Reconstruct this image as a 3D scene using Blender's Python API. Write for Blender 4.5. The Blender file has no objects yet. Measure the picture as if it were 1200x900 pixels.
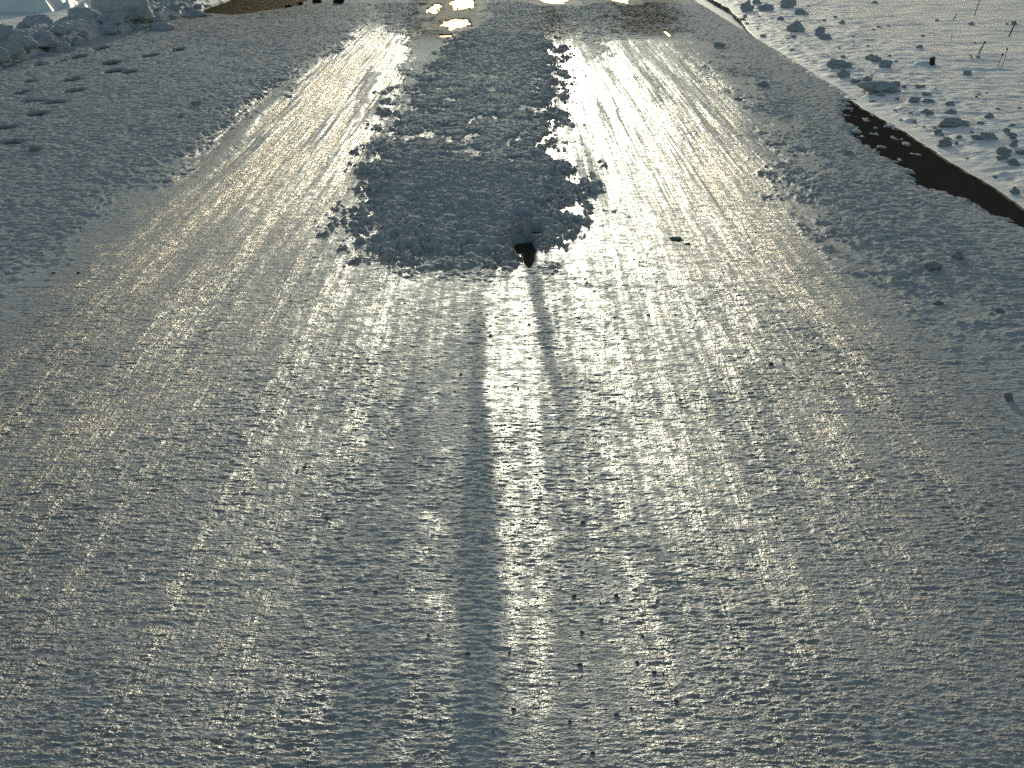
import bpy, bmesh, math, random
import numpy as np
from mathutils import Vector, Matrix

random.seed(7)
S = bpy.context.scene
C = S.collection
R = math.radians

# ------------------------------------------------------------------ camera
H = 1.6                       # eye height, metres
F = 2800.0                    # focal length in photo pixels (photo is 1200 wide)
PITCH = math.atan(580.0 / F)  # the horizon lies above the frame
cam = bpy.data.objects.new('camera', bpy.data.cameras.new('camera'))
cam.data.sensor_width = 36.0
cam.data.lens = F / 1200.0 * 36.0
cam.data.clip_start = 0.05
cam.data.clip_end = 6000
cam.location = (0, 0, H)
cam.rotation_euler = (math.pi / 2 - PITCH, 0, 0)
C.objects.link(cam)
S.camera = cam
FW = 1200.0

def at(px, py, z=0.0):
    """where the line of sight through a point of the photograph meets height z"""
    dx, dy = (px - 600.0) / F, (450.0 - py) / F
    cp, sp = math.cos(PITCH), math.sin(PITCH)
    vy, vz = cp + dy * sp, -sp + dy * cp
    t = (z - H) / vz
    return dx * t, vy * t

def per_px(px, py):
    """metres per photo pixel at that ground point"""
    x, y = at(px, py)
    return math.hypot(y, H) / F

# ------------------------------------------------------------------ noise
_rng = np.random.RandomState(11)
_perm = _rng.permutation(4096).astype(np.int32)
_perm = np.concatenate([_perm, _perm])
_ang = _rng.rand(4096).astype(np.float32) * 2 * np.pi
_gx, _gy = np.cos(_ang).astype(np.float32), np.sin(_ang).astype(np.float32)

def perlin(x, y, seed=0):
    x = np.asarray(x, np.float32) + 37.13 * seed + 900
    y = np.asarray(y, np.float32) + 91.7 * seed + 900
    xi = np.floor(x).astype(np.int32); yi = np.floor(y).astype(np.int32)
    xf = x - xi; yf = y - yi
    xi &= 4095; yi &= 4095
    x1 = (xi + 1) & 4095; y1 = (yi + 1) & 4095
    u = xf * xf * xf * (xf * (xf * 6 - 15) + 10)
    v = yf * yf * yf * (yf * (yf * 6 - 15) + 10)
    def g(ix, iy, dx, dy):
        h = _perm[_perm[ix] + iy]
        return _gx[h] * dx + _gy[h] * dy
    a = g(xi, yi, xf, yf); b = g(x1, yi, xf - 1, yf)
    c = g(xi, y1, xf, yf - 1); d = g(x1, y1, xf - 1, yf - 1)
    return (a + u * (b - a) + v * (c - a + u * (a - b - c + d))) * 1.5

def fbm(x, y, oct=4, seed=0, gain=.5):
    s, a, n = 0, 1.0, 0
    for k in range(oct):
        s = s + a * perlin(x * 2 ** k, y * 2 ** k, seed + k)
        n += a; a *= gain
    return s / n

def sstep(a, b, x):
    t = np.clip((x - a) / (b - a), 0, 1)
    return t * t * (3 - 2 * t)

# ------------------------------------------------------------------ nodes
def mat(name):
    m = bpy.data.materials.new(name); m.use_nodes = True
    nt = m.node_tree
    return m, nt, nt.nodes['Principled BSDF']

class N:
    def __init__(s, nt): s.nt = nt
    def new(s, t, **kw):
        n = s.nt.nodes.new(t)
        for k, v in kw.items():
            setattr(n, k, v)
        return n
    def link(s, a, b): s.nt.links.new(a, b)
    def attr(s, name): return s.new('ShaderNodeAttribute', attribute_name=name).outputs['Fac']
    def coord(s, scale=(1, 1, 1)):
        t = s.new('ShaderNodeTexCoord'); m = s.new('ShaderNodeMapping')
        m.inputs['Scale'].default_value = scale
        s.link(t.outputs['Object'], m.inputs['Vector'])
        return m.outputs['Vector']
    def noise(s, vec, scale, detail=3, rough=.55):
        n = s.new('ShaderNodeTexNoise')
        n.inputs['Scale'].default_value = scale
        n.inputs['Detail'].default_value = detail
        n.inputs['Roughness'].default_value = rough
        s.link(vec, n.inputs['Vector'])
        return n.outputs['Fac']
    def ramp(s, fac, a, b, to=(0, 1)):
        n = s.new('ShaderNodeMapRange')
        n.inputs['From Min'].default_value = a; n.inputs['From Max'].default_value = b
        n.inputs['To Min'].default_value = to[0]; n.inputs['To Max'].default_value = to[1]
        s.link(fac, n.inputs['Value'])
        return n.outputs['Result']
    def math(s, op, a, b):
        n = s.new('ShaderNodeMath', operation=op)
        for i, v in enumerate((a, b)):
            if isinstance(v, (int, float)): n.inputs[i].default_value = v
            else: s.link(v, n.inputs[i])
        return n.outputs[0]
    def mixf(s, fac, a, b):
        n = s.new('ShaderNodeMix', data_type='FLOAT')
        for i, v in ((0, fac), (2, a), (3, b)):
            if isinstance(v, (int, float)): n.inputs[i].default_value = v
            else: s.link(v, n.inputs[i])
        return n.outputs[0]
    def mixc(s, fac, a, b):
        n = s.new('ShaderNodeMix', data_type='RGBA')
        if isinstance(fac, (int, float)): n.inputs[0].default_value = fac
        else: s.link(fac, n.inputs[0])
        for i, v in ((6, a), (7, b)):
            if isinstance(v, tuple): n.inputs[i].default_value = (*v, 1)
            else: s.link(v, n.inputs[i])
        return n.outputs[2]
    def bump(s, h, strength, dist, normal=None):
        n = s.new('ShaderNodeBump')
        n.inputs['Distance'].default_value = dist
        if isinstance(strength, (int, float)): n.inputs['Strength'].default_value = strength
        else: s.link(strength, n.inputs['Strength'])
        s.link(h, n.inputs['Height'])
        if normal is not None: s.link(normal, n.inputs['Normal'])
        return n.outputs['Normal']

# ice and trodden snow of the carriageway
ROAD, nt, b = mat('packed_ice'); n = N(nt)
gl, wet_dark, brown = n.attr('gloss'), n.attr('wet_dark'), n.attr('brown')
v = n.coord()
patch = n.ramp(n.noise(n.coord((22, 13, 9)), 1.0, 6, .66), .36, .56, (.42, 1))
streak = n.ramp(n.noise(n.coord((22, .5, 9)), 1.0, 4, .6), .30, .55, (.68, 1))
gl = n.math('MULTIPLY', gl, n.math('MULTIPLY', patch, streak))
speck = n.ramp(n.noise(v, 38, 5, .65), .35, .7)
snowc = n.mixc(speck, (.35, .37, .365), (.60, .625, .615))
icec = n.mixc(speck, (.19, .20, .198), (.37, .38, .372))
c = n.mixc(gl, snowc, icec)
c = n.mixc(wet_dark, c, (.035, .034, .032))
c = n.mixc(brown, c, (.10, .075, .045))
n.link(c, b.inputs['Base Color'])
rough = n.mixf(gl, .8, n.ramp(n.noise(v, 55, 4, .6), .3, .7, (.22, .37)))
n.link(rough, b.inputs['Roughness'])
b.inputs['IOR'].default_value = 1.31
n.link(n.mixf(gl, .02, .017), b.inputs['Specular IOR Level'])
f1 = n.noise(n.coord((62, 48, 48)), 1.0, 2.5, .75)
f2 = n.noise(n.coord((60, 2.2, 20)), 1.0, 4, .6)      # fine tyre scratches along the road
n1 = n.bump(n.noise(n.coord((.5, 1, 1)), 260, 2, .6), 1.0, .0006, n.bump(f1, 1.0, .015))
n2 = n.bump(f2, n.math('MULTIPLY', gl, 1.0), .013, n1)
n.link(n2, b.inputs['Normal'])

# clean snow of the verges
SNOW, nt, b = mat('field_snow'); n = N(nt)
v = n.coord()
n.link(n.mixc(n.ramp(n.noise(v, 3, 5), .3, .7), (.64, .70, .71), (.76, .80, .80)), b.inputs['Base Color'])
b.inputs['Roughness'].default_value = .55
b.inputs['Specular IOR Level'].default_value = .06
b.inputs['IOR'].default_value = 1.31
n.link(n.bump(n.noise(v, 14, 3, .5), .25, .006), b.inputs['Normal'])

# greyer snow thrown up by the plough
CLOD, nt, b = mat('ploughed_snow'); n = N(nt)
v = n.coord()
n.link(n.mixc(n.ramp(n.noise(v, 12, 5), .3, .7), (.34, .37, .39), (.56, .59, .60)), b.inputs['Base Color'])
b.inputs['Roughness'].default_value = .75
b.inputs['Specular IOR Level'].default_value = .15
n.link(n.bump(n.noise(v, 40, 5, .65), 1, .008), b.inputs['Normal'])

ASPH, nt, b = mat('asphalt'); n = N(nt)
v = n.coord()
n.link(n.mixc(n.ramp(n.noise(v, 120, 4, .7), .35, .7), (.026, .023, .019), (.085, .076, .064)), b.inputs['Base Color'])
b.inputs['Roughness'].default_value = .9
b.inputs['Specular IOR Level'].default_value = 0
n.link(n.bump(n.noise(v, 150, 3), 1, .004), b.inputs['Normal'])

WATER, nt, b = mat('melt_water'); n = N(nt)
b.inputs['Base Color'].default_value = (.03, .03, .028, 1)
b.inputs['Roughness'].default_value = .03
b.inputs['IOR'].default_value = 1.33
n.link(n.bump(n.noise(n.coord(), 6, 2), .3, .002), b.inputs['Normal'])

MUD, nt, b = mat('brown_melt_water'); n = N(nt)
v = n.coord()
n.link(n.mixc(n.ramp(n.noise(v, 2.0, 4), .35, .65), (.085, .068, .036), (.03, .024, .015)), b.inputs['Base Color'])
b.inputs['Roughness'].default_value = .55
b.inputs['Specular IOR Level'].default_value = .02
b.inputs['IOR'].default_value = 1.04
n.link(n.bump(n.noise(v, 20, 4), .8, .03), b.inputs['Normal'])

GRIT, nt, b = mat('dark_grit'); n = N(nt)
n.link(n.mixc(n.noise(n.coord(), 90, 3), (.03, .03, .032), (.09, .09, .092)), b.inputs['Base Color'])
b.inputs['Roughness'].default_value = .85

EARTH_SHADE, nt, b = mat('dark_earth_and_shade'); n = N(nt)
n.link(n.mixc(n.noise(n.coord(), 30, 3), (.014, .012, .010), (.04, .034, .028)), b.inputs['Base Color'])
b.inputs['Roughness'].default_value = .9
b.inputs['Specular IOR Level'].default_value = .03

STEM, nt, b = mat('dead_stem'); n = N(nt)
n.link(n.mixc(n.noise(n.coord(), 40, 3), (.03, .024, .018), (.09, .07, .05)), b.inputs['Base Color'])
b.inputs['Roughness'].default_value = .8
WOOD, nt, b = mat('weathered_wood'); n = N(nt)
n.link(n.mixc(n.noise(n.coord((60, 60, 4)), 2, 3), (.015, .013, .012), (.05, .043, .036)), b.inputs['Base Color'])
b.inputs['Roughness'].default_value = .85

# ------------------------------------------------------------------ object helpers
def props(o, label=None, cat=None, group=None, kind=None):
    for k, val in (('label', label), ('category', cat), ('group', group), ('kind', kind)):
        if val: o[k] = val
    return o

def link(name, me, m=None, parent=None):
    if m and not me.materials: me.materials.append(m)
    o = bpy.data.objects.new(name, me); C.objects.link(o)
    if parent: o.parent = parent
    return o

def grid_mesh(name, X, Y, Z, keep=None, attrs={}):
    """heightfield; keep is a mask of the cells to build"""
    r, c = X.shape
    idx = np.arange(r * c, dtype=np.int32).reshape(r, c)
    q = np.stack([idx[:-1, :-1], idx[:-1, 1:], idx[1:, 1:], idx[1:, :-1]], -1)
    q = q.reshape(-1, 4) if keep is None else q[keep]
    used = np.unique(q)
    back = np.full(r * c, -1, np.int32); back[used] = np.arange(len(used), dtype=np.int32)
    q = back[q]
    co = np.stack([X.ravel()[used], Y.ravel()[used], Z.ravel()[used]], -1).astype(np.float32)
    me = bpy.data.meshes.new(name)
    me.vertices.add(len(co)); me.vertices.foreach_set('co', co.ravel())
    me.loops.add(q.size); me.loops.foreach_set('vertex_index', q.ravel())
    me.polygons.add(len(q))
    me.polygons.foreach_set('loop_start', np.arange(0, q.size, 4, dtype=np.int32))
    me.polygons.foreach_set('use_smooth', np.ones(len(q), bool))
    for k, a in attrs.items():
        at_ = me.attributes.new(k, 'FLOAT', 'POINT')
        at_.data.foreach_set('value', a.ravel()[used].astype(np.float32))
    me.update(calc_edges=True)
    return me

# ------------------------------------------------------------------ ground and road bed
gm = bpy.data.meshes.new('ground'); bm = bmesh.new()
GR = 3000
ring = [(-GR, -GR), (GR, -GR), (GR, GR), (-GR, GR)]
bm.faces.new([bm.verts.new((x, y, -.06)) for x, y in ring]); bm.to_mesh(gm); bm.free()
props(link('ground', gm, SNOW), kind='structure')

RL, RR = -4.55, 2.60          # road edges
rm = bpy.data.meshes.new('road'); bm = bmesh.new()
for y0, y1 in ((-60, 0), (0, 60), (60, 400)):
    vs = [bm.verts.new(p) for p in ((RL - .5, y0, 0), (RR + .06, y0, 0), (RR + .06, y1, 0), (RL - .5, y1, 0))]
    bm.faces.new(vs)
bmesh.ops.remove_doubles(bm, verts=bm.verts, dist=1e-4)
# kerb-side faces of the carriageway slab
bm.to_mesh(rm); bm.free()
props(link('road', rm, ASPH), kind='structure')

# ------------------------------------------------------------------ the ice on the road
xs = [RL - .35]
while xs[-1] < RR + .05:
    x = xs[-1]; a = abs(x - .1)
    xs.append(x + (.0048 if a < 1.1 else .0095))
ys = [2.4]
while ys[-1] < 60:
    ys.append(ys[-1] + max(.0045, ys[-1] * .00115 if ys[-1] < 34 else .1))
X, Y = np.meshgrid(np.array(xs, np.float32), np.array(ys, np.float32))

def band(rows, soft, wob=.0, seed=0):
    """mask of a strip traced on the photo: rows of (py, left px, right px, strength)"""
    yy, l, r, s = [], [], [], []
    for py, a, b_, st in rows:
        x0, y0 = at(a, py); x1, _ = at(b_, py)
        yy.append(y0); l.append(x0); r.append(x1); s.append(st)
    o = np.argsort(yy); yy = np.array(yy)[o]
    l, r, s = (np.array(t)[o] for t in (l, r, s))
    yv = Y[:, 0]
    L = np.interp(yv, yy, l)[:, None]; Rr = np.interp(yv, yy, r)[:, None]; St = np.interp(yv, yy, s)[:, None]
    w = WOB[seed % len(WOB)] * wob + (FINE + HI) * wob * .5
    return sstep(-soft, soft, X + w - L) * sstep(-soft, soft, Rr - X - w) * St

def blob(px, py, wpx, hpx, edge=.35, wob=.35):
    """mask of a patch traced on the photo: centre and half sizes in pixels"""
    x, y = at(px, py)
    x1, _ = at(px + wpx, py); _, ya = at(px, py + hpx); _, yb = at(px, py - hpx)
    rx = abs(x1 - x); yc = (ya + yb) / 2; ry = abs(yb - ya) / 2
    out = np.zeros_like(X)
    j0, j1 = np.searchsorted(ys, (yc - 2.2 * ry, yc + 2.2 * ry))
    i0, i1 = np.searchsorted(xs, (x - 2.2 * rx, x + 2.2 * rx))
    if j1 <= j0 or i1 <= i0: return out
    sl = (slice(j0, j1), slice(i0, i1))
    d = np.hypot((X[sl] - x) / rx, (Y[sl] - yc) / ry)
    d = d + wob * fbm(X[sl] / rx * 1.1, Y[sl] / ry * 1.1, 3, int(px) % 50)
    out[sl] = sstep(1 + edge, 1 - edge, d)
    return out

FINE = fbm(X / .11, Y / .5, 4, 43, .85)
HI = fbm(X / .06, Y / .22, 3, 47, .8)
WOB = [fbm(X / .35, Y / 1.6, 5, 3, .65), fbm(X / .2, Y / .9, 5, 13, .7), fbm(X / .5, Y / 2.2, 5, 23, .65)]
lng = fbm(X / .10, Y / 5.0, 4, 31, .6)             # lengthwise tyre streaks
near_rough = sstep(16, 8, Y)                      # rippled glaze nearer the camera, smoother tracks farther off
lng2 = fbm(X / .035, Y / 3.5, 3, 35, .7)

# where tyres have polished the ice
gloss = np.zeros_like(X)
def gmax(m):
    global gloss
    gloss = np.maximum(gloss, m)
gmax(band([(25, 380, 505, .15), (42, 415, 490, .9), (90, 335, 474, 1.1), (130, 270, 478, 1), (200, 212, 448, 1), (260, 185, 432, .9), (330, 100, 450, .8), (450, -60, 520, .8), (900, -600, 540, .95)], .12, .35, 0))
gmax(band([(30, 640, 690, .2), (50, 705, 790, .6), (76, 692, 815, .8), (90, 650, 835, .9), (130, 628, 875, 1), (200, 664, 930, 1), (250, 668, 955, 1), (290, 634, 975, 1), (340, 640, 1020, .9), (450, 640, 1130, .85), (900, 690, 1500, .85)], .14, .4, 1))
gmax(band([(300, 420, 640, .5), (330, 430, 680, .85), (500, 420, 720, .85), (900, 380, 820, .9)], .06, .15, 2))
gmax(band([(80, 500, 660, 0), (100, 480, 660, .8), (300, 440, 660, .9), (325, 440, 660, .9)], .08, .2, 1))
gmax(.8 * band([(5, 640, 672, 1), (48, 636, 682, 1), (75, 640, 700, 1)], .05, .1, 1))
# duller lengthwise stripes: the crown between the wheel tracks
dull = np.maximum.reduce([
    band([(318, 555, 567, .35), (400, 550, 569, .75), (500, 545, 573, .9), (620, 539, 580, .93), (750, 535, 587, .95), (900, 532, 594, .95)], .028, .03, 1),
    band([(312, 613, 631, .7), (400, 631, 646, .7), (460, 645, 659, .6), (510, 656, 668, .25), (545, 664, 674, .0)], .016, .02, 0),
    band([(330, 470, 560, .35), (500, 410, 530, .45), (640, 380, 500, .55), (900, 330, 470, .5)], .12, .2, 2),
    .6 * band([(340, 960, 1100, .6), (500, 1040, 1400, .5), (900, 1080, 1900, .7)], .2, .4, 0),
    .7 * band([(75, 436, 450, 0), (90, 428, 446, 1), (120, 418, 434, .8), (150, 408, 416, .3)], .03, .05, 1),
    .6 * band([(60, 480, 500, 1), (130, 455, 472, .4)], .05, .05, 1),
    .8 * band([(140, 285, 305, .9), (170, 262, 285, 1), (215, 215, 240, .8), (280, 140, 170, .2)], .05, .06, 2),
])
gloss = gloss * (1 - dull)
scrape = fbm(X / .16, Y / 14.0, 4, 37, .7)
gloss = np.clip(gloss * (1 + .6 * scrape + (.75 - .35 * near_rough) * lng + (.8 - .3 * near_rough) * lng2) + .12 * WOB[1] * gloss, 0, 1)

# loose lumpy snow: middle strip, both margins, far slush
fleck = fbm(X / .26, Y / .75, 4, 67, .65)
break_up = np.interp(Y[:, 0], [at(0, q)[1] for q in (340, 295, 270, 200, 190, 150, 110, 80, 40)], [1.1, 1.0, .3, .15, .75, .85, .6, .25, .1])[:, None]
loose = np.maximum.reduce([
    (1 - break_up * .9 * sstep(.02, .22, fleck + .5 * FINE + .3 * HI)) * band([(-40, 560, 630, .8), (60, 535, 642, .95), (100, 490, 645, 1), (130, 468, 640, .95), (155, 458, 630, .85), (180, 452, 632, .95), (205, 450, 655, 1.1), (250, 432, 672, 1.15), (285, 428, 640, 1.1), (300, 445, 625, 1), (314, 460, 605, .6), (328, 475, 590, .25), (338, 480, 580, 0)], .13, .5, 1),
    band([(-60, 240, 470, .7), (20, 60, 430, .75), (60, -100, 380, .85), (130, -300, 270, .9), (200, -600, 190, .9), (300, -900, 40, .8), (380, -1200, -60, .6), (900, -3000, -800, .5)], .16, .45, 2),
    band([(-60, 740, 1200, .7), (20, 790, 1300, .8), (60, 850, 1400, .85), (150, 920, 1600, .9), (280, 985, 1900, .95), (350, 1080, 2100, .9), (420, 1190, 2200, .8), (520, 1350, 2400, .6), (900, 2200, 4000, .5)], .16, .5, 0),
    .8 * band([(-60, 400, 900, 1.3), (20, 450, 860, 1.25), (42, 470, 800, .7), (60, 480, 640, 0)], .2, .5, 1),
])
loose = np.clip(loose, 0, 1.2)
gloss *= 1 - np.clip(loose * 1.1, 0, 1)

wet_dark = np.maximum.reduce([
    .75 * band([(-40, 690, 790, 1), (10, 715, 790, 1), (40, 730, 792, 1), (52, 745, 792, 0)], .12, .6, 1),
    .7 * band([(-40, 470, 560, .8), (10, 490, 560, 1), (40, 480, 545, 1), (56, 480, 530, 0)], .10, .5, 0),
    .55 * band([(-40, 632, 660, 1), (20, 634, 655, 1), (48, 634, 685, .8), (54, 634, 690, 0)], .05, .2, 1),
    blob(612, 290, 24, 24, .5) * .3,
])
brown = np.maximum(.8 * blob(285, 12, 110, 16, .6), .35 * band([(30, 120, 400, 1), (70, 150, 330, 0)], .3, .5, 1))
brown *= np.clip(.6 + .9 * fbm(X / .12, Y / .5, 3, 51), 0, 1)

# heights
clump = np.abs(fbm(X / .15, Y / .18, 4, 61, .58))
clump = .75 * (1 - 2.2 * clump) + .5 * fbm(X / .08, Y / .10, 3, 65)
cov = fbm(X / .5, Y / .9, 3, 70)
rip = fbm(X / .040, Y / .024, 3, 71, .8)
rip2 = fbm(X / .19, Y / .075, 2, 75, .6)
calm = sstep(-.35, .35, fbm(X / .45, Y / 1.3, 3, 78))      # patches of smoother and rougher glaze
gloss = np.clip(gloss + 2.2 * gloss * (1.05 - gloss) * (rip + .5 * FINE), 0, 1)
pit = np.clip(fbm(X / .06, Y / .07, 2, 81) - .25, 0, 1)
near_rough = sstep(16, 8, Y)                      # rippled glaze nearer the camera, smoother tracks farther off
Z = .020 + .010 * fbm(X / .8, Y / 2.5, 3, 85)
Z += gloss * (.0016 * lng + .0014 * lng2)
Z += (.0026 + .0008 * near_rough) * (.7 + .5 * calm) * rip + .0016 * near_rough * rip2
Z += dull * .003 + .002 * dull * rip
heap = np.maximum(band([(-60, 400, 900, .8), (30, 470, 860, .7), (60, 520, 660, .9), (85, 500, 660, .7), (100, 470, 650, .3), (185, 440, 640, .3), (205, 420, 690, 1), (330, 420, 660, 1)], .2, .3, 1), .48)
crust = fbm(X / .055, Y / .06, 4, 63, .75)
Z += loose * (.008 + .028 * clump * heap + .010 * cov + .012 * crust)
Z -= .012 * gloss * sstep(9, 16, Y)

# bare patches
bare = np.maximum.reduce([
    blob(614, 293, 15, 10, .3, .45), blob(620, 305, 7, 11, .3, .4), blob(612, 262, 11, 4, .3, .5), blob(628, 276, 9, 5, .3, .6)])
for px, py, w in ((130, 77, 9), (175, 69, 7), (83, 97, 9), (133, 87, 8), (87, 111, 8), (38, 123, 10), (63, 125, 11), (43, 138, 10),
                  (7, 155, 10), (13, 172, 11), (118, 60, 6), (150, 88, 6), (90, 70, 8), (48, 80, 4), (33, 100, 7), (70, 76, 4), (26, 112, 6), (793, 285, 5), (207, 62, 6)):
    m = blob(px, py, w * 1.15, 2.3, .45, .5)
    bare = np.maximum(bare, m); wet_dark = np.maximum(wet_dark, 1.1 * m)  # these hollows take the same dark colour as the soaked slush
# the swept strip under the snow shelf on the right
k = np.interp(Y[:, 0], [at(0, q)[1] for q in (330, 275, 262, 240, 218, 185, 165, 150, 130, 118)],
              [0, .10, .15, .24, .34, .33, .34, .29, .15, 0])[:, None]
edge_d = RR - X + .14 * WOB[1] + .03 * lng + .11 * fbm(X / .10, Y / .3, 4, 91, .65)
strip = sstep(.06, -.06, edge_d - k) * (k > .01)
chips = sstep(.22, .40, fbm(X / .10, Y / .35, 3, 95)) * sstep(at(0, 190)[1] - 1, at(0, 160)[1], Y)
bare = np.maximum(bare, strip * (1 - .9 * chips))
# snow thins out towards the shelf beyond the strip
thin = .65 * sstep(.75, .2, edge_d)
Z = Z * (1 - thin) + .006 * thin * crust + .004 * thin * clump
Z = np.where(bare > 0, Z * (1 - bare) - bare * (.010 + .01 * np.abs(rip)), Z)
# sink at the outer edges
Z -= .10 * sstep(RL + .02, RL - .3, X)

# hollows that hold water
PUDDLES = [
    ('narrow bright puddle in the left wheel track, leftmost of the three', 509, 12, 8, 6),
    ('largest bright puddle in the left wheel track at the top edge', 541, 5, 12, 11),
    ('bright puddle flecked with slush, nearest of those in the left wheel track', 534, 29, 16, 8),
    ('thin sliver of meltwater just below the left wheel track puddles', 522, 44, 8, 2),
    ('bright puddle in the wheel track right of the middle snow strip', 652, 0, 17, 6),
    ('small bright puddle beside the dark slush patch on the right', 727, 0, 9, 5),
    ('tiny meltwater glint at the right end of the dark slush', 782, 41, 2.5, 4),
]
WL = .012
for lab, px, py, w, h in PUDDLES:
    m = blob(px, py, w * 1.05, h * .95, .35, .8)
    m = m * sstep(.85, .45, np.abs(FINE) * .9 + .35 * np.clip(clump, 0, 1))
    Z = Z * (1 - m) + m * (WL - .012 + .010 * rip + .006 * clump)
    halo = blob(px, py, w * 1.8, h * 1.6, .6, .5)
    Z = np.where((halo > .05) & (m < .5), np.minimum(Z, WL + .012 + .02 * (1 - halo)), Z)
    wet_dark = np.maximum(wet_dark, .6 * halo)
mudm = blob(288, 5, 62, 13, .3, .3)
Z = Z * (1 - mudm) + mudm * (WL - .02)
attrs = dict(gloss=np.clip(gloss, 0, 1), wet_dark=np.clip(wet_dark * (.75 + .6 * clump), 0, .95), brown=np.clip(brown, 0, 1))

cell = (loose[:-1, :-1] + loose[1:, 1:]) * .5 > .5
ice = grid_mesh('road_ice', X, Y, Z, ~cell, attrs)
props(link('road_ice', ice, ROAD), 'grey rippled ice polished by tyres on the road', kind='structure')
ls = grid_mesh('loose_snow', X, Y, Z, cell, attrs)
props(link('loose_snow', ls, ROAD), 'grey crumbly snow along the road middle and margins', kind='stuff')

def road_z(x, y):
    i = min(max(int(np.searchsorted(xs, x)), 0), len(xs) - 1)
    j = min(max(int(np.searchsorted(ys, y)), 0), len(ys) - 1)
    return float(Z[j, i])

def pool(name, label, px, py, w, h, m, z, grow=1.5):
    x, y = at(px, py); x1, _ = at(px + w * grow, py)
    _, ya = at(px, py + h * grow); _, yb = at(px, max(py - h * grow, -60))
    yc, ry, rx = (ya + yb) / 2, abs(yb - ya) / 2, abs(x1 - x)
    me = bpy.data.meshes.new(name); bm = bmesh.new()
    vs = []
    for i in range(40):
        a = i / 40 * 2 * math.pi
        q = 1 + .12 * math.sin(3 * a + px) + .08 * math.sin(5 * a + py)
        vs.append(bm.verts.new((rx * q * math.cos(a), ry * q * math.sin(a), 0)))
    bm.faces.new(vs); bm.to_mesh(me); bm.free()
    o = link(name, me, m); o.location = (x, yc, z)
    return props(o, label, kind='structure')
for k_, (lab, px, py, w, h) in enumerate(PUDDLES):
    pool('puddle', lab, px, py, w, h, WATER, WL + .0004 * k_)
pool('muddy_puddle', 'brown muddy meltwater by the left snowbank', 288, 5, 62, 13, MUD, WL - .004, 1.25)

# ------------------------------------------------------------------ verges
def rows_to(y0, y1, k, lo):
    r = [y0]
    while r[-1] < y1: r.append(r[-1] + max(lo, r[-1] * k))
    return np.array(r, np.float32)

# right: a cut shelf of snow, then the field
vx = np.concatenate([[0, .004, .012, .03], np.arange(.05, 2.2, .022), np.arange(2.2, 9, .07)]).astype(np.float32)
vy = rows_to(2.4, 70, .0016, .02)
VX, VY = np.meshgrid(vx, vy)
edge = RR + .03 * fbm(VY[:, :1] / 1.2, VY[:, :1] * 0, 4, 111) + .006 * perlin(VY[:, :1] / .25, VY[:, :1] * 0, 115) + .35 * sstep(24, 34, VY[:, :1])
PX = VX + edge
top = .032 + .008 * fbm(VX / .3, VY / .5, 3, 121)
rub = sstep(.0, .2, VX) * sstep(2.4, .9, VX + .5 * fbm(VX / .6, VY / 2, 2, 131))
VZ = top * (.30 * sstep(-.001, .012, VX) + .7 * sstep(.0, .45, VX + .12 * fbm(VX / .2, VY / .3, 3, 123)))
VZ += .6 * rub * (.020 * fbm(VX / .14, VY / .25, 3, 141) + .03 * np.clip(fbm(VX / .3, VY / .5, 3, 145), 0, 1))
VZ += .05 * fbm(VX / 1.2, VY / 5.0, 3, 151) * sstep(.2, 1.5, VX)
VZ += .030 * np.abs(fbm(VX / .7 + VY / 4, VY / .8, 4, 155)) * sstep(.5, 1.4, VX)
VZ += sstep(.05, .2, VX) * sstep(1.6, .6, VX) * .010 * fbm(VX / .07, VY / .10, 3, 163, .65)
VZ += .002 * fbm(VX / .05, VY / .08, 2, 161)
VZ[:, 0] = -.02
VZ -= .12 * sstep(8.2, 9, VX)
vm = grid_mesh('snow_field', PX, VY, VZ)
vm.materials.append(SNOW); vm.materials.append(EARTH_SHADE)
vm.polygons.foreach_set('material_index', (np.broadcast_to((vx[:-1] < .011)[None, :], (len(vy) - 1, len(vx) - 1)).ravel()).astype(np.int32))  # dark earth colour on the shelf's cut face paints in its shade
props(link('snow_field', vm, SNOW), 'pale open snow on the right verge', kind='structure')
def verge_z(x, y):
    j = min(int(np.searchsorted(vy, y)), len(vy) - 1)
    i = min(max(int(np.searchsorted(vx, x - float(edge[j, 0]))), 0), len(vx) - 1)
    return float(VZ[j, i])

# left: snowbank ridge and the field behind
lx = np.concatenate([np.arange(0, 1.6, .022), np.arange(1.6, 9, .06)]).astype(np.float32)
ly = rows_to(2.4, 70, .0016, .02)
LX, LY = np.meshgrid(lx, ly)
ledge = RL + .08 * fbm(LY[:, :1] / 2.0, LY[:, :1] * 0, 4, 171) + .45 * sstep(23, 32, LY[:, :1])
QX = ledge - LX
ridge = np.exp(-((LX - .32) / .24) ** 2)
LZ = .05 * sstep(0, .12, LX)
LZ += ridge * (.10 + .08 * fbm(LX / .4, LY / .7, 3, 181) + .06 * (1 - 2.2 * np.abs(fbm(LX / .2, LY / .3, 3, 185))))
LZ += sstep(.02, .2, LX) * sstep(1.1, .5, LX) * .03 * fbm(LX / .09, LY / .12, 3, 187)
LZ += sstep(.6, 2.0, LX) * (.06 * fbm(LX / 1.5, LY / 3.5, 3, 191) + .02 * np.abs(fbm(LX / .7 - LY / 4, LY / .9, 2, 195)))
LZ[:, 0] = -.03
LZ -= .14 * sstep(8.2, 9, LX)
lm = grid_mesh('snow_bank', QX, LY, LZ)
lm.flip_normals()
props(link('snow_bank', lm, CLOD), 'low ploughed ridge of snow along the left road edge', kind='structure')
lm.materials.append(SNOW)
far = (LX[:-1, :-1] > .75).ravel()
lm.polygons.foreach_set('material_index', far.astype(np.int32))
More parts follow.
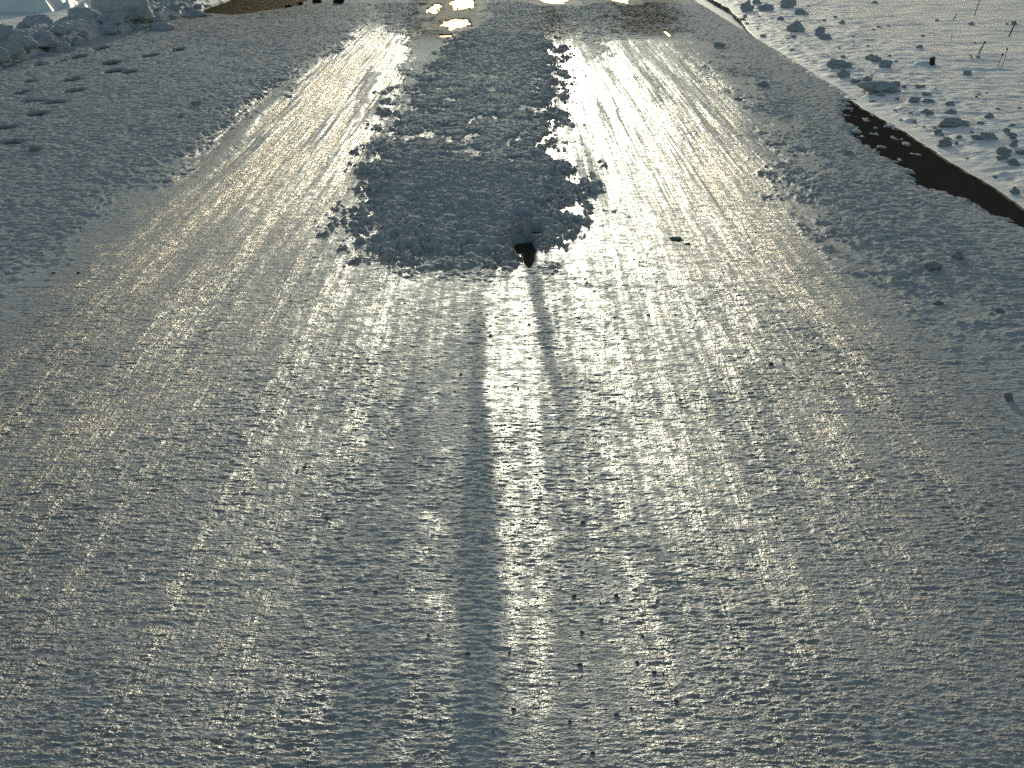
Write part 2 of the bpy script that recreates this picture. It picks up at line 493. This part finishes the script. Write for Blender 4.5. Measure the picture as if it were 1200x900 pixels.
def bank_z(x, y):
    j = min(int(np.searchsorted(ly, y)), len(ly) - 1)
    i = min(max(int(np.searchsorted(lx, float(ledge[j, 0]) - x)), 0), len(lx) - 1)
    return float(LZ[j, i])

# ------------------------------------------------------------------ lumps
def lump_mesh(name, seed, rough=.28, sub=3, blocky=0.0):
    rnd = random.Random(seed)
    bm = bmesh.new(); bmesh.ops.create_icosphere(bm, subdivisions=sub, radius=.5)
    from mathutils import noise as mn
    off = Vector((rnd.uniform(-50, 50), rnd.uniform(-50, 50), rnd.uniform(-50, 50)))
    for v_ in bm.verts:
        d = v_.co.normalized()
        r = 1 + rough * mn.noise(d * 1.3 + off) * 1.6 + rough * .7 * mn.noise(d * 3.1 + off) + rough * .35 * mn.noise(d * 7 + off)
        if blocky:
            r *= 1 + blocky * (1 / max(abs(d.x), abs(d.y), abs(d.z)) - 1)
        v_.co = d * .5 * r
        if v_.co.z < -.12: v_.co.z = -.12 + (v_.co.z + .12) * .15
    for f in bm.faces: f.smooth = True
    zmin = min(v_.co.z for v_ in bm.verts); zmax = max(v_.co.z for v_ in bm.verts)
    for v_ in bm.verts: v_.co.z = (v_.co.z - zmin) / (zmax - zmin)      # stands on z = 0, height 1
    me = bpy.data.meshes.new(name); bm.to_mesh(me); bm.free()
    return me
snow_lumps = [lump_mesh('snow_lump', i, .34, 4) for i in range(6)]
grit_bits = [lump_mesh('grit_crumb', 40 + i, .35, 2, .3) for i in range(4)]
for me in snow_lumps: me.materials.append(CLOD)
for me in grit_bits: me.materials.append(GRIT)

protos = {}
def place(name, me, x, y, z, w, h, label, cat, group=None, depth=None, rot=None):
    key = me.name
    if key in protos:
        o = protos[key].copy(); o.name = name; C.objects.link(o)
        for k in ('label', 'category', 'group'):
            if k in o: del o[k]
    else:
        o = link(name, me); protos[key] = o
    o.location = (x, y, z - (.3 if cat == 'grit' else .10) * h)
    o.scale = (w, depth or w * random.uniform(.8, 1.2), h * 1.1)
    o.rotation_euler = (0, 0, random.uniform(-.5, .5) if rot is None else rot)
    return props(o, label, cat, group)

def spot(px, py, zf):
    z = 0.0
    for _ in range(4):
        x, y = at(px, py, z); z = zf(x, y)
    return x, y, z

G_R = 'snow lumps thrown onto the right verge'
BIG_R = [
    (876, 12, 15, 13, 'tall dark snow lump at the top edge by the road corner on the right'),
    (897, 12, 16, 8, 'low wide snow lump at the top edge beside the tall dark lump'),
    (887, 4, 9, 5, 'small snow lump at the top edge behind the tall dark lump'),
    (923, 9, 17, 10, 'broad snow lump at the top edge of the right verge, apart from the road corner'),
    (938, 17, 15, 7, 'flat domed snow lump below the broad one at the top edge'),
    (915, 23, 10, 4, 'small flat snow lump between the road corner and the rounded lump'),
    (933, 36, 18, 12, 'rounded snow lump standing alone near the far road edge on the right'),
    (961, 42, 12, 11, 'pointed snow lump behind a smaller rounded one on the right verge'),
    (967, 46, 13, 7, 'small rounded snow lump leaning on the pointed one'),
    (1038, 78, 14, 8, 'peaked snow lump left of the dark stub on the right verge'),
    (1022, 69, 13, 6, 'low snow lump behind the peaked one near the dark stub'),
    (983, 79, 30, 9, 'wide low heap of snow behind a round ball on the right verge'),
    (988, 89, 14, 10, 'round snow ball in front of the wide low heap'),
    (1017, 95, 11, 6, 'small peaked snow lump behind the longest slab on the verge'),
    (1003, 97, 12, 4, 'flat snow lump left of the small peaked lump on the verge'),
    (1030, 108, 42, 11, 'longest slab of snow on the right verge, above the bare strip'),
    (1114, 133, 15, 5, 'small snow lump behind the long heap beside the bare strip'),
    (1118, 147, 32, 10, 'long low heap of snow beside the bare strip'),
    (1160, 138, 10, 6, 'small dark snow lump on smooth snow, farthest right of the scattered ones'),
    (1149, 146, 7, 4, 'tiny rounded snow lump below the small dark one on smooth snow'),
    (1158, 163, 19, 9, 'double topped snow lump near the right picture edge'),
    (1145, 164, 13, 6, 'low snow lump joined to the left of the double topped lump'),
    (1188, 171, 9, 7, 'upright snow lump near the right picture edge'),
    (1176, 179, 18, 7, 'flat snow lump below the upright one near the right picture edge'),
    (1189, 227, 10, 9, 'snow ball by the near end of the bare strip at the right edge'),
    (1088, 120, 13, 4, 'thin snow lump on smooth snow above the long heap'),
    (1086, 110, 10, 3, 'smallest thin snow lump on smooth snow behind another thin one'),
]
for i, (px, py, w, h, lab) in enumerate(BIG_R):
    x, y, z = spot(px, py, verge_z); s = per_px(px, py)
    place('snow_lump', snow_lumps[i % 6], x, y, z, w * s, h * s, lab, 'snow lump', G_R, rot=random.uniform(-3, 3) if w < 18 else 0)

G_L = 'snow lumps along the left snowbank'
BIG_L = [
    (5, 50, 34, 21, 'large rounded snow lump at the left picture edge'),
    (13, 82, 34, 20, 'large snow lump at the near end of the left snowbank'),
    (100, 39, 40, 20, 'broad pyramid of snow on the left snowbank below the standing block'),
    (57, 48, 28, 9, 'long low snow lump between the edge lump and the broad pyramid'),
    (45, 58, 22, 11, 'domed snow lump in front of the long low one on the left snowbank'),
    (40, 43, 18, 7, 'flat snow lump against the bright field on the left'),
    (45, 65, 22, 8, 'low snow lump nearest the road on the left snowbank'),
    (25, 39, 9, 5, 'tiny snow lump against the bright field at left'),
    (77, 44, 11, 7, 'small snow lump at the foot of the broad pyramid'),
    (120, 22, 25, 30, 'tall narrow block of snow standing at the top edge on the left'),
    (152, 19, 46, 24, 'wide square block of snow at the top edge on the left'),
    (143, 28, 20, 7, 'low snow lump below the wide square block'),
    (190, 21, 27, 13, 'smooth snow boulder right of the wide square block'),
    (197, 10, 40, 15, 'broad snow lump behind the smooth boulder at the top edge'),
    (233, 6, 34, 12, 'last snow lump of the left bank by the muddy puddle'),
    (142, 41, 15, 7, 'small snow lump at the road side below the square block'),
    (157, 36, 15, 7, 'small rounded snow lump at the road side beneath the smooth boulder'),
    (75, 70, 12, 5, 'flat chip of snow at the foot of the left snowbank'),
]
block = lump_mesh('snow_block', 77, .16, 4, .55); block.materials.append(CLOD)
for i, (px, py, w, h, lab) in enumerate(BIG_L):
    x, y, z = spot(px, py, bank_z); s = per_px(px, py)
    place('snow_lump', block if 'block' in lab else snow_lumps[(i + 2) % 6], x, y, z, w * s, h * s, lab, 'snow lump', G_L, rot=random.uniform(-.3, .3))

# small crumbs of snow on the verges
rnd = random.Random(5)
cnt = 0
while cnt < 105:
    px, py = rnd.uniform(870, 1200), rnd.uniform(-2, 235)
    x, y, z = spot(px, py, verge_z)
    d = x - RR
    if d < .1 or rnd.random() > math.exp(-max(d - .5, 0) / 1.1): continue
    w = rnd.choice((.025, .03, .04, .05, .07)) * rnd.uniform(.8, 1.3)
    place('snow_crumb', snow_lumps[cnt % 6], x, y, z, w, w * rnd.uniform(.3, .6), 'small crumb of snow scattered on the right verge among larger lumps', 'snow crumb', 'snow crumbs on the right verge', rot=rnd.uniform(-3, 3))
    cnt += 1
cnt = 0
while cnt < 75:
    px, py = rnd.uniform(0, 260), rnd.uniform(0, 92)
    x, y, z = spot(px, py, bank_z)
    d = float(np.interp(y, ly, ledge[:, 0])) - x
    if d < -.1 or d > .75: continue
    w = rnd.uniform(.05, .16) if cnt % 3 else rnd.uniform(.18, .32)
    place('snow_crumb', snow_lumps[cnt % 6], x, y, z, w, w * rnd.uniform(.35, .65), 'small crumb of snow on the ploughed ridge at the left road edge', 'snow crumb', 'snow crumbs on the left snowbank', rot=rnd.uniform(-3, 3))
    cnt += 1
# lumps lying on the road margin
ON = [
    (1123, 302, 13, 8, 'snow lump on the right road margin below the bare strip, right of a pair'),
    (1093, 314, 17, 8, 'wider snow lump on the right road margin below the bare strip, left of a pair'),
    (1172, 367, 10, 6, 'snow lump on the right road margin midway down the picture edge'),
    (1182, 469, 9, 9, 'lone snow ball on ice at the right picture edge'),
    (1100, 356, 12, 4, 'flat snow chip on the right road margin under the pair of lumps'),
    (843, 54, 14, 5, 'flat snow lump on the far right half of the road'),
    (895, 101, 12, 6, 'snow lump on the road right of the bright wheel track'),
    (865, 117, 8, 3, 'small dark snow chip beside the bright right wheel track'),
    (995, 181, 10, 5, 'snow lump on the road left of the bare strip'),
    (230, 124, 11, 5, 'snow lump on the left half of the road near the bright streak'),
    (212, 137, 9, 4, 'small snow lump on the left half of the road below a like one'),
    (42, 176, 14, 6, 'snow lump on the left road margin near the dark hollows'),
]
for i, (px, py, w, h, lab) in enumerate(ON):
    x, y, z = spot(px, py, road_z); s = per_px(px, py)
    place('snow_lump', snow_lumps[i % 6], x, y, z, w * s, h * s, lab, 'snow lump', 'snow lumps lying on the road')

# grit
GR_ = [(683, 613, 9, 7), (673, 699, 7, 9), (722, 698, 6, 7), (704, 707, 4, 4), (668, 709, 4, 4), (705, 727, 5, 5), (682, 741, 6, 13), (717, 752, 4, 5), (753, 746, 6, 5),
       (680, 779, 8, 6), (747, 776, 5, 8), (767, 788, 7, 6), (777, 790, 5, 14), (710, 831, 4, 4), (722, 838, 8, 7), (668, 846, 7, 6), (695, 883, 6, 5), (792, 821, 6, 5),
       (440, 694, 6, 5), (602, 831, 7, 6), (577, 858, 6, 5), (597, 765, 4, 4), (502, 744, 4, 4), (490, 831, 4, 4), (516, 845, 5, 5), (720, 372, 6, 4), (760, 369, 5, 4),
       (688, 331, 5, 9), (540, 439, 5, 4), (533, 459, 4, 4), (575, 393, 4, 4), (607, 455, 4, 4), (797, 468, 5, 4), (904, 427, 7, 6), (918, 421, 5, 4), (805, 286, 10, 4),
       (1150, 488, 4, 4), (973, 297, 4, 3), (963, 278, 3, 3), (357, 547, 6, 4), (348, 553, 4, 3), (63, 320, 6, 4), (92, 320, 6, 4), (384, 608, 6, 5), (466, 677, 4, 3),
       (548, 766, 8, 6), (630, 700, 4, 3), (655, 800, 4, 4), (740, 830, 5, 4), (690, 560, 3, 3), (870, 760, 5, 4), (320, 480, 4, 3), (840, 640, 4, 3), (620, 380, 4, 3)]
for i, (px, py, w, h) in enumerate(GR_):
    x, y, z = spot(px, py, road_z); s = per_px(px, py)
    place('grit_crumb', grit_bits[i % 4], x, y, z, w * s * .75, min(h, w) * s * .5, 'small dark crumb of grit lying on the glazed road ice', 'grit', 'dark grit crumbs on the road ice', rot=rnd.uniform(-3, 3))
# earth clods by the muddy puddle
clods = [lump_mesh('earth_clod', 60 + i, .4, 3) for i in range(3)]
for me in clods: me.materials.append(EARTH_SHADE)
for i, (px, py, w, h, lab) in enumerate([(338, 9, 11, 5, 'small dark earth clod nearest the muddy puddle'), (352, 6, 9, 5, 'dark earth clod second from the muddy puddle'),
                                         (372, 3, 13, 6, 'wide dark earth clod at the top edge past the muddy puddle'), (397, 4, 16, 8, 'largest dark earth clod, farthest from the muddy puddle')]):
    x, y, z = spot(px, py, road_z); s = per_px(px, py)
    place('earth_clod', clods[i % 3], x, y, max(z, 0), w * s * .8, h * s * .7, lab, 'earth clod', 'earth clods by the muddy puddle')

# ------------------------------------------------------------------ stub and stems in the field
def tube(pts, r0, r1, seg=7):
    bm = bmesh.new(); rings = []
    for i, p in enumerate(pts):
        t = i / (len(pts) - 1); r = r0 + (r1 - r0) * t
        d = (Vector(pts[min(i + 1, len(pts) - 1)]) - Vector(pts[max(i - 1, 0)])).normalized()
        a = d.orthogonal().normalized(); b_ = d.cross(a)
        rings.append([bm.verts.new(Vector(p) + a * r * math.cos(q * 2 * math.pi / seg) + b_ * r * math.sin(q * 2 * math.pi / seg)) for q in range(seg)])
    for A, B in zip(rings, rings[1:]):
        for q in range(seg): bm.faces.new((A[q], A[(q + 1) % seg], B[(q + 1) % seg], B[q]))
    bm.faces.new(rings[-1]); bm.faces.new(rings[0][::-1])
    for f in bm.faces: f.smooth = True
    me = bpy.data.meshes.new('tube'); bm.to_mesh(me); bm.free()
    return me

x, y, z = spot(1092, 76, verge_z); s = per_px(1092, 76)
me = bpy.data.meshes.new('wooden_stub'); bm = bmesh.new()
bmesh.ops.create_cone(bm, cap_ends=True, segments=10, radius1=3.6 * s, radius2=3.1 * s, depth=14 * s)
bmesh.ops.translate(bm, verts=bm.verts, vec=(0, 0, 2.5 * s))
for v_ in bm.verts:
    if v_.co.z > 0: v_.co.z += .25 * v_.co.x + random.uniform(-.004, .004)
bmesh.ops.bevel(bm, geom=[e for e in bm.edges if all(v_.co.z > 0 for v_ in e.verts)], offset=.004, segments=2, affect='EDGES')
bm.to_mesh(me); bm.free()
o = link('wooden_stub', me, WOOD); o.location = (x, y, z); o.rotation_euler = (0, .08, 0)
props(o, 'short dark wooden stub poking out of the right snow field', 'stub')
x, y, z = spot(1083, 76, verge_z)
dm = lump_mesh('snow_drift', 91, .15, 3); dm.materials.append(SNOW)
o = link('snow_drift', dm); o.location = (x, y + .02, z - .02); o.scale = (.2, .3, .055)
props(o, 'small wedge of drifted snow against the dark wooden stub', 'snow drift')

STEMS = [  # base, mid, tip in photo pixels, thickness px, knob
    ((1182, 43), (1185, 36), (1189, 25), 1.7, False, 'thick dead stem leaning right, nearest the right picture edge'),
    ((1147, 63), (1150, 56), (1153, 50), 1.5, True, 'short dead stem with a bent tip in the middle of the snow field'),
    ((1139, 69), (1138, 67), (1136, 64), 1.4, False, 'shortest dead stem leaning left in the snow field'),
    ((1142, 18), (1144, 9), (1149, -3), 1.0, False, 'tall thin curved stem at the top edge of the snow field'),
    ((1117, 23), (1119, 20), (1121, 16), 1.2, False, 'short dead stem far out in the snow left of the tall thin one'),
    ((1169, 78), (1172, 70), (1174, 64), .8, True, 'thin dry stalk with a dark seed head, left of a pair'),
    ((1174, 78), (1177, 70), (1179, 58), .7, True, 'thin pale dry stalk of the pair, right of the dark seed head'),
    ((1114, 47), (1115, 44), (1115, 40), .7, False, 'tiny dry stalk behind the dark stub'),
]
for bs, md, tp, th, knob, lab in STEMS:
    x, y, z = spot(*bs, verge_z); s = per_px(*bs)
    def rel(p): return ((p[0] - bs[0]) * s, random.uniform(-.02, .02), (bs[1] - p[1]) * s)
    root = bpy.data.objects.new('dry_stem', None); C.objects.link(root); root.location = (x, y, z)
    root.empty_display_size = .1
    props(root, lab, 'dry stem', 'dry stems in the right snow field')
    m = rel(md); t = rel(tp)
    pts = [(-.15 * m[0], 0, -.06), (0, 0, 0), tuple(c_ * .5 for c_ in m), m, tuple((a + b_) / 2 + .01 * s for a, b_ in zip(m, t)), t]
    link('stalk', tube(pts, th * s * .55, th * s * .4), STEM, root)
    if knob:
        kb = lump_mesh('seed_head', int(bs[0]), .3, 2); kb.materials.append(STEM)
        k_ = link('seed_head', kb, None, root); k_.location = (t[0], t[1], t[2] - s); k_.scale = (2.6 * s, 2.4 * s, 2.6 * s)

# drifted bank far left behind the ridge: a sheared block and its fluted drifts
def drift(px0, px1, py, h, depth, label, seed, flutes=0):
    s = per_px((px0 + px1) / 2, py)
    x0, y0 = at(px0, py); x1, _ = at(px1, py)
    gx = np.linspace(0, 1, 60, dtype=np.float32); gy = np.linspace(0, 1, 60, dtype=np.float32)
    U, V = np.meshgrid(gx, gy)
    fall = sstep(0, .12, V) * sstep(1, .55, V) * sstep(0, .10, U) * sstep(1, .80, U)
    if flutes: fall = sstep(0, .5, V) * sstep(1, .6, V) * (.25 + .75 * np.abs(np.sin(U * math.pi * flutes + V * 1.2)) ** 1.5) * sstep(0, .1, U) * sstep(1.02, .55, U)
    zz = h * s * fall * (1 + .15 * fbm(U * 4, V * 4, 3, seed)) - .03
    me = grid_mesh('snow_drift', x0 + (x1 - x0) * U + .06 * fbm(U * 3, V * 3, 2, seed + 5), y0 + depth * V, zz)
    o = link('snow_drift', me, SNOW); return props(o, label, 'snow drift')
drift(-60, 64, 18, 34, 2.2, 'smooth bank of drifted snow in the top left corner', 201)
drift(52, 118, 17, 15, 2.6, 'fluted snow drift between the corner bank and the standing block', 211, 3)

# ------------------------------------------------------------------ light
SUN_EL, SUN_AZ = R(5.6), R(0.3)          # low and straight ahead
w = bpy.data.worlds.new('World'); S.world = w; w.use_nodes = True
nt = w.node_tree; bg = nt.nodes['Background']
sky = nt.nodes.new('ShaderNodeTexSky'); sky.sky_type = 'NISHITA'
sky.sun_disc = False; sky.sun_elevation = SUN_EL; sky.sun_rotation = SUN_AZ
sky.air_density = .85; sky.dust_density = .85; sky.ozone_density = 1.0
wb = nt.nodes.new('ShaderNodeVectorMath'); wb.operation = 'MULTIPLY'
wb.inputs[1].default_value = (1.04, 1.0, .94)
nt.links.new(sky.outputs['Color'], wb.inputs[0]); nt.links.new(wb.outputs[0], bg.inputs['Color'])
bg.inputs['Strength'].default_value = .15
sun = bpy.data.lights.new('sun', 'SUN'); sun.energy = 2.0; sun.angle = R(.5); sun.color = (.95, .97, .78)
so = bpy.data.objects.new('sun', sun); C.objects.link(so)
d = Vector((math.sin(SUN_AZ) * math.cos(SUN_EL), math.cos(SUN_AZ) * math.cos(SUN_EL), math.sin(SUN_EL)))
so.rotation_euler = d.to_track_quat('Z', 'Y').to_euler()
so.location = d * 50

S.view_settings.view_transform = 'Standard'
S.view_settings.look = 'None'
S.view_settings.exposure = 0.2
S.view_settings.gamma = 1
S.view_settings.use_curve_mapping = False
S.cycles.use_denoising = False
S.cycles.max_bounces = 4
